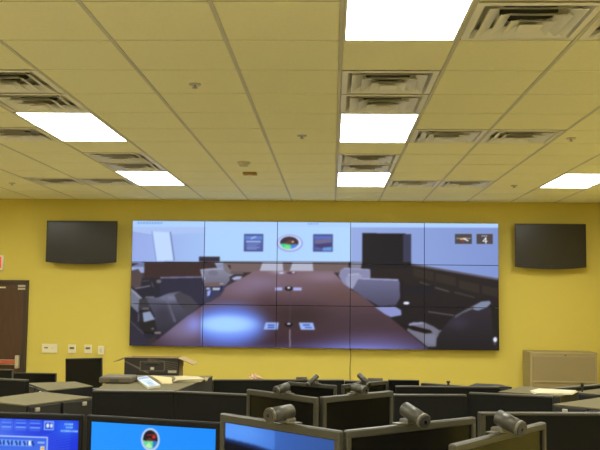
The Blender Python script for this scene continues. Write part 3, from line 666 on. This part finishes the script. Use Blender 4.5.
make_monitor(*sI, 1.25, 0, 'far row small grey monitor facing right', H=.36, fr=.028)
webcam(284, 0, *sC, 1.5, 'large grey tube webcam on the blue-band monitor', tilt=.05)
webcam(411, 0, *sD, 1.5, 'grey tube webcam on the nearest dark monitor', ln=.085, tilt=.28, yaw=-.1)
webcam(504, 0, *sE, 1.5, 'dark tube webcam on the monitor turned sharply right', ln=.07, tilt=.32, yaw=-.15, r=.022)
webcam(284.5, 0, *sF, 1.38, 'grey tube webcam on the middle row left-facing monitor', ln=.075, tilt=.2, r=.021)
webcam(357, 0, *sG, 1.38, 'grey tube webcam on the middle row right-facing monitor', ln=.08, tilt=.1, r=.022)
webcam(314, 0, *sH, 1.25, 'tiny tube webcam on the far row left-facing monitor', ln=.105, tilt=.5, r=.018, yaw=-.1)
webcam(362, 0, *sI, 1.25, 'tiny tube webcam on the far row right-facing monitor', ln=.105, tilt=.6, r=.02)
# more distant, all dark
def far_monitor(px0, px1, py, Y, label, fr='black2', dy=0, H=.30, dk=None):
    a, b = ony(px0, py, Y), ony(px1, py+dy, Y)
    z = (a.z+b.z)/2; a = a-Vector((0, 0, 0)); W = b.x-a.x
    t = thing('monitor', label, 'monitor', ((a.x+b.x)/2, Y, .74))
    top = z-.74; bot = top-H; f = .008; mt = Matrix.Rotation(math.atan2(-(b.z-a.z), W)*.8, 4, 'Y') if dy else None
    bm = bmesh.new(); add_box(bm, -W/2, W/2, .0, .035, bot, top, bev=.004, mtx=mt); obj('casing', bm, M[fr], t)
    boxobj('screen', (-W/2+f, W/2-f, -.002, .002, bot+f, top-f), M['off'], t, mtx=mt)
    bm = bmesh.new(); add_box(bm, -.03, .03, .035, .06, .012, (top+bot)/2, bev=.004); obj('stand_neck', bm, M['black2'], t)
    boxobj('stand_base', (-.11, .11, -.04, .13, 0, .012), M['black2'], t, bev=.003)
    return t
far_monitor(67.2, 103.8, 358.8, 8.4, 'black monitor standing high before the left wall plates', dy=-1.2, H=.29)
far_monitor(13, 56, 373, 8.4, 'low wide black monitor in front of the brown door', H=.26)
far_monitor(-30, 12.5, 369.3, 7.6, 'grey rimmed monitor at far left edge below door bar', 'grey', H=.30)
far_monitor(388, 419.5, 380, 8.0, 'low black monitor right of the far row right-facing monitor', H=.26)

# ---------------------------------------------------------------- desks
def desk(pts, fz, label, h=.74):
    cx = sum(p[0] for p in pts)/len(pts); cy = sum(p[1] for p in pts)/len(pts)
    t = thing('desk', label, 'desk', (cx, cy, fz)); P = [(x-cx, y-cy) for x, y in pts]
    bm = bmesh.new(); add_prism(bm, P, h-.03, h); obj('worktop', bm, M['desk'], t)
    xs = [p[0] for p in P]; ys = [p[1] for p in P]; ya = min(p[1] for p in P if p[0] in (min(xs), max(xs)))
    for s_ in (min(xs)+.04, max(xs)-.08):
        boxobj('side_panel', (s_, s_+.03, max(ys)-.62, max(ys)-.03, 0, h-.03), M['cabinet'], t)
    boxobj('back_panel', (min(xs)+.08, max(xs)-.1, max(ys)-.09, max(ys)-.07, .12, h-.03), M['cabinet'], t)
    return t
desk([(-2.3, 2.55), (-.6, 2.5), (-.2, 2.05), (0.0, 2.2), (.0, 3.45), (-2.3, 3.45)], .26, 'near left desk carrying the blue screens')
desk([(.03, 2.2), (.3, 1.95), (.8, 2.05), (1.0, 2.6), (2.2, 2.6), (2.2, 3.3), (.03, 3.3)], .26, 'near right desk under the dark monitors and webcams')
desk([(-1.1, 4.1), (-.5, 4.1), (-.15, 3.95), (-.02, 4.05), (-.02, 4.84), (-1.1, 4.84)], .13, 'middle row desk under left-facing monitor')
desk([(.02, 4.05), (.15, 3.95), (.5, 4.1), (.98, 4.1), (.98, 4.84), (.02, 4.84)], .13, 'middle row desk under right-facing monitor')
desk([(-.55, 6.3), (-.25, 5.95), (0.1, 5.85), (.44, 6.0), (.44, 7.1), (-.55, 7.1)], 0, 'far row desk under the two small webcam monitors')
desk([(.3, 7.75), (1.0, 7.75), (1.0, 8.4), (.3, 8.4)], 0, 'far small desk behind the dark partitions, under a low monitor')
desk([(-3.4, 7.3), (-2.1, 7.3), (-2.1, 8.75), (-3.4, 8.75)], 0, 'far left desk before the brown door')

# ---------------------------------------------------------------- partitions
def partition(L, R_, z, label, th=.045, fz=None, group=None, endp=(1, 1)):
    A, B = onz(*L, z), onz(*R_, z); d = B-A; W = d.length-.001; ang = math.atan2(d.y, d.x); mid = (A+B)/2
    fz = floor_at(min(A.y, B.y)) if fz is None else fz; H = z-fz
    t = thing('partition', label, 'partition', (mid.x, mid.y, fz), ang, group)
    boxobj('fabric_panel', (-W/2+.02, W/2-.02, 0, th, .05, H-.011), M['fabric'], t)
    boxobj('top_cap', (-W/2, W/2, -.004, th+.004, H-.011, H), M['cap'], t, bev=.003)
    for s_ in (-1, 1):
        x = s_*(W/2-.01); boxobj('post', (x-.01, x+.01, -.002, th+.002, 0, H-.011), M['cap'] if endp[(s_+1)//2] == 2 else M['fabric'], t)
    boxobj('kick_strip', (-W/2+.02, W/2-.02, .004, th-.004, 0, .05), M['base'], t)
    return t
partition((92.5, 390.3), (173, 391.2), 1.33, 'dark partition below the papers and open box, left section')
partition((174, 391.2), (247.5, 394.6), 1.33, 'dark partition just left of the middle row monitors')
partition((394.5, 394.6), (467, 394.8), 1.33, 'dark partition just right of the middle row monitors')
partition((468.5, 392.6), (552.5, 396.3), 1.33, 'dark partition right of a seam, under the white papers')
partition((480.5, 413), (700, 413.5), 1.41, 'near dark partition at the bottom right behind the turned monitor', endp=(2, 1))
partition((-60, 375.8), (25, 380), 1.31, 'dark partition at left edge below the grey rimmed monitor')
partition((183, 389), (213, 379.8), 1.15, 'dark slanting partition right of the papers')
partition((213.3, 379.7), (344.3, 379.8), 1.15, 'long dark partition behind the far row monitors')
partition((421, 382.9), (470, 386.6), 1.15, 'dark partition with a small black knob on top')
partition((60, 388.6), (114, 388.6), 1.165, 'dark partition between the left storage cabinets')
partition((396, 386), (500, 387), 1.22, 'low dark partition right of far row, behind the seam')
partition((546, 389.2), (640, 381), 1.2, 'dark slanting partition before the beige file cabinet')

# ---------------------------------------------------------------- storage cabinets with pale tops
def cabinet(quad, z, label, latches=(), face=(0, 1), fz=None, nd=2, tm='top'):
    """quad: pixels of the top's corners; door face between the two corners in `face`"""
    P = [onz(*q, z) for q in quad]; c = sum(P, Vector())/len(P)
    fz = floor_at(min(p.y for p in P)) if fz is None else fz; H = z-fz
    t = thing('storage_cabinet', label, 'cabinet', (c.x, c.y, fz))
    L = [(p.x-c.x, p.y-c.y) for p in P]; S = [(x*.99, y*.99) for x, y in L]
    bm = bmesh.new(); add_prism(bm, S, .0, H-.006); obj('body', bm, M['cabinet'], t)
    bm = bmesh.new(); add_prism(bm, L, H-.006, H); obj('top', bm, M[tm], t)
    a, b = Vector(S[face[0]]), Vector(S[face[1]]); d = b-a; n = Vector((d.y, -d.x)).normalized()
    if n.dot(-(a+b)/2) > 0: n = -n
    ang = math.atan2(d.y, d.x)
    for k in range(nd):
        w0 = d.length*k/nd+.008; w1 = d.length*(k+1)/nd-.008
        m = Matrix.Translation((a.x, a.y, 0)) @ Matrix.Rotation(ang, 4, 'Z')
        s_ = 1 if (m.to_3x3() @ Vector((0, 1, 0))).xy.dot(n) > 0 else -1
        y0, y1 = sorted((0, s_*.016)); dr = boxobj('door', (w0, w1, y0, y1, .06, H-.009), M['cabinet'], t, bev=.003, mtx=m)
        for lx in latches:
            if k/nd <= lx < (k+1)/nd:
                X = lx*d.length; y0, y1 = sorted((s_*.016, s_*.026)); boxobj('latch', (X-.013, X+.013, y0, y1, H-.034, H-.016), M['silver'], dr, bev=.002, mtx=m)
    return t
cabinet([(26, 405), (92, 397), (42, 391.6), (-23, 400)], 1.36, 'near left storage cabinet with broad pale top above the blue desktop monitor', (.12, .84))
cabinet([(48, 390.3), (93, 386), (75, 381.5), (27, 383)], 1.25, 'smaller left storage cabinet with pale top below the high black monitor', (.8,), face=(3, 0))
cabinet([(96, 389.6), (174, 391.2), (213, 376), (119, 374.8)], 1.30, 'left storage cabinet under the magazine and loose papers', ())
cabinet([(498.5, 391.5), (560, 396), (579, 391), (523, 386.3)], 1.28, 'right storage cabinet under the white papers', ())
cabinet([(553, 404), (626, 411), (680, 403), (606, 396.4)], 1.36, 'near right storage cabinet with pale top at right edge', (.19, .8), face=(0, 1))
cabinet([(572, 392), (600, 394.5), (640, 390), (604, 388)], 1.26, 'far right storage cabinet with a pale top behind the papers', (), nd=1)
cabinet([(467, 386.4), (512, 387), (500, 384.3), (476, 383.2)], 1.2, 'low far storage cabinet left of the beige file cabinet', (), nd=1, tm='cabinet')
cabinet([(121, 380.2), (181.5, 380.8), (181, 377.2), (124, 376.6)], 1.20, 'low storage cabinet under the open cardboard box', (), nd=1)

# ---------------------------------------------------------------- loose things
def sheet(quad, z, th, m, name, label, cat, n=1):
    P = [onz(*q, z) for q in quad]; c = sum(P, Vector())/len(P)
    bm = bmesh.new()
    for k in range(n):
        a_ = (k-(n-1)/2)*.05; cs, sn = math.cos(a_), math.sin(a_)
        add_prism(bm, [((p.x-c.x)*cs-(p.y-c.y)*sn, (p.x-c.x)*sn+(p.y-c.y)*cs) for p in P], k*th/n, (k+.9)*th/n)
    o = obj(name, bm, m); o.location = (c.x, c.y, z-th); return tag(o, label, cat)
sheet([(151.8, 375.3), (171.5, 377.3), (171.5, 383.5), (163.2, 383)], 1.306, .005, M['manila'], 'folder', 'tan folder between the magazine and the paper stack', 'folder', 2)
sheet([(175, 376.4), (186, 375.6), (199.5, 376.4), (203, 379.0), (175.5, 379.6)], 1.32, .019, M['paper2'], 'paper_stack', 'stack of white papers right of the tan folder', 'papers', 5)
sheet([(530, 390.4), (540, 388.3), (577, 390.3), (573, 393.2), (536, 392.6)], 1.29, .01, M['paper'], 'paper_stack', 'long white papers on the right cabinet before the file cabinet', 'papers', 3)
sheet([(204.5, 377.3), (208.5, 377.6), (207, 380.4), (205.3, 380.2)], 1.308, .007, M['kraft'], 'note_pad', 'small tan note pad at right end of the papers', 'papers', 1)
# magazine with printed cover, propped so it leans to the viewer
P = [onz(*q, 1.318) for q in ((148, 386.5), (160.5, 384.6), (147, 375.4), (135.5, 377.2))]; c = sum(P, Vector())/4; ax = (P[1]-P[0]); ay = (P[3]-P[0])
t = thing('magazine', 'pale blue magazine lying tilted across the cabinet edge', 'magazine', (c.x, c.y, 1.30))
bm = bmesh.new(); add_prism(bm, [(p.x-c.x, p.y-c.y) for p in P], 0.001, .015); obj('pages', bm, M['paper'], t)
mm = Canvas(0, 0, 21, 28, 6); mm.rect(0, 0, 21, 28, (190, 205, 222)); mm.rect(1, 1, 20, 7, (120, 150, 205)); mm.rect(3, 10, 18, 17, (160, 180, 210)); mm.ell(10, 20, 5, 4, (130, 160, 205))
for k in range(4): mm.rect(3, 23+k*1.2, 15, 23.5+k*1.2, (110, 130, 170))
mm.blur(.3)
cv = picture('cover', M['printed'], t, 1, 1, lambda U, V: mm.at(U*21, V*28), 20, 26)
co = np.empty(len(cv.data.vertices)*3); cv.data.vertices.foreach_get('co', co); co = co.reshape(-1, 3)
u_, v_ = co[:, 0]+.5, co[:, 2]; B0 = P[0]-c
new = np.stack([B0.x+u_*ax.x+v_*ay.x, B0.y+u_*ax.y+v_*ay.y, np.full(len(u_), .0155)], 1)
cv.data.vertices.foreach_set('co', new.ravel()); cv.data.update()
# black binder box
a, b = onz(96, 384.5, 1.3), onz(131.5, 383.4, 1.3)
t = thing('binder', 'closed black binder lying on the cabinet left of the magazine', 'binder', ((a.x+b.x)/2, (a.y+b.y)/2+.12, 1.30), 0)
W = b.x-a.x
boxobj('cover', (-W/2, W/2, -.11, .11, .002, .042), M['brown'], t, bev=.008); boxobj('pages', (-W/2+.02, W/2-.003, -.105, .113, .007, .035), M['brown'], t)
boxobj('label_strip', (-.03, .03, -.1115, -.109, .012, .03), M['cap'], t)
# open cardboard box
a, b = onz(124.8, 379, 1.2), onz(177.5, 380.2, 1.2); W = (b-a).length; H = .172; D = .22
t = thing('cardboard_box', 'open black printed cardboard box with flaps out', 'box', ((a.x+b.x)/2, (a.y+b.y)/2+D/2, 1.20), -.03)
bxc = Canvas(0, 0, 50, 22, 6); bxc.rect(0, 0, 50, 22, (44, 38, 32))
for k in range(5): bxc.line(-4+k*3, 2+k*2, 20+k*3, 16+k*2.4, .7, (112, 102, 84)); 
for k in range(5): bxc.line(22, 1+k*1.1, 50, 6+k*3.2, .7, (104, 94, 76))
bxc.rect(15, 4.5, 37.5, 16, (48, 42, 36)); 
for q in ((15, 4.5, 37.5, 4.5), (37.5, 4.5, 37.5, 16), (37.5, 16, 15, 16), (15, 16, 15, 4.5)): bxc.line(*q, .7, (126, 116, 96))
bxc.ell(26, 8, 6, 1.8, (12, 10, 10)); bxc.line(19, 6.4, 33, 6.4, .8, (90, 82, 70)); bxc.rect(24.5, 11.5, 28, 14.8, (206, 200, 184)); bxc.rect(41, 15.2, 49, 18.4, (186, 178, 156))
bxc.rect(0, 19, 50, 22, (22, 18, 16)); bxc.blur(.25)
bm = bmesh.new(); q = .006
add_box(bm, -W/2, W/2, -D/2, -D/2+q, 0, H); add_box(bm, -W/2, W/2, D/2-q, D/2, 0, H); add_box(bm, -W/2, -W/2+q, -D/2+q, D/2-q, 0, H); add_box(bm, W/2-q, W/2, -D/2+q, D/2-q, 0, H)
add_box(bm, -W/2+q, W/2-q, -D/2+q, D/2-q, 0, q); obj('carton', bm, M['kraft'], t)
picture('printed_front', M['printed'], t, W, H, lambda U, V: bxc.at(U*50, np.minimum(V*27, 21.5)), 90, 40, y=-D/2-.0015, z0=0)
boxobj('printed_side', (W/2, W/2+.0015, -D/2, -D/2+.05, .005, H-.002), M['black2'], t)
for s_, ln in ((-1, .10), (1, .135)):
    m = Matrix.Translation((s_*W/2, 0, H)) @ Matrix.Rotation(s_*.38, 4, 'Y')
    x0, x1 = sorted((0, s_*ln)); boxobj('flap', (x0, x1, -D/2+.004, D/2-.004, -q/2, q/2), M['kraft'], t, mtx=m)
m = Matrix.Translation((0, D/2, H)) @ Matrix.Rotation(-.9, 4, 'X'); boxobj('flap', (-W/2+.006, W/2-.006, 0, .1, -q/2, q/2), M['kraft'], t, mtx=m)
# crumpled tissue
a = onz(254.5, 379.2, 1.15); bm = bmesh.new(); bmesh.ops.create_icosphere(bm, subdivisions=3, radius=1)
for v in bm.verts:
    k = 1+.22*math.sin(9*v.co.x+3*v.co.z)+.18*math.sin(11*v.co.y+5*v.co.x)
    zf = max(-.25, v.co.z); v.co = Vector((v.co.x*.055*k*(1-.35*max(0, zf)), v.co.y*.035*k, (zf+.25)*.034*k*(1 if v.co.x < .3 else .7)))
o = obj('tissue', bm, M['tissue']); o.location = (a.x, a.y+.03, 1.15); tag(o, 'crumpled peach tissue lying on top of the long partition', 'tissue')
def slabthing(px0, px1, py, z, m, label, h=.022):
    a, b = onz(px0, py, z), onz(px1, py, z); t = thing('flat_case', label, 'case', ((a.x+b.x)/2, (a.y+b.y)/2+.025, z)); W = b.x-a.x
    boxobj('bottom', (-W/2, W/2, -.022, .022, 0, h*.55), m, t, bev=.002); boxobj('lid', (-W/2+.001, W/2-.001, -.021, .021, h*.6, h), m, t, bev=.003)
slabthing(296, 307, 379.8, 1.15, M['brown'], 'small brown case on the partition left of a tiny webcam')
a = onz(367, 380.0, 1.15); b = onz(383, 380.6, 1.15)
partition((344.6, 380.6), (388, 381.2), 1.15, 'short dark partition behind the far row right-facing monitor')
slabthing(368, 383, 380.9, 1.15, M['brown'], 'small brown case on the partition right of a tiny webcam')
def knob(px, py, z, label, h=.03, r=.012):
    a = onz(px, py, z); t = thing('knob', label, 'knob', (a.x, a.y+.02, z))
    cylobj('stem', (0, 0, 0), (0, 0, h*.6), r*.6, M['black2'], t, seg=12); cylobj('head', (0, 0, h*.6), (0, 0, h), r, M['black2'], t, seg=16)
knob(448.7, 385.1, 1.15, 'tiny black knob on top of the partition', .032, .016)
knob(583.2, 392.2, 1.26, 'thin black post standing by the white papers at right', .06, .010)
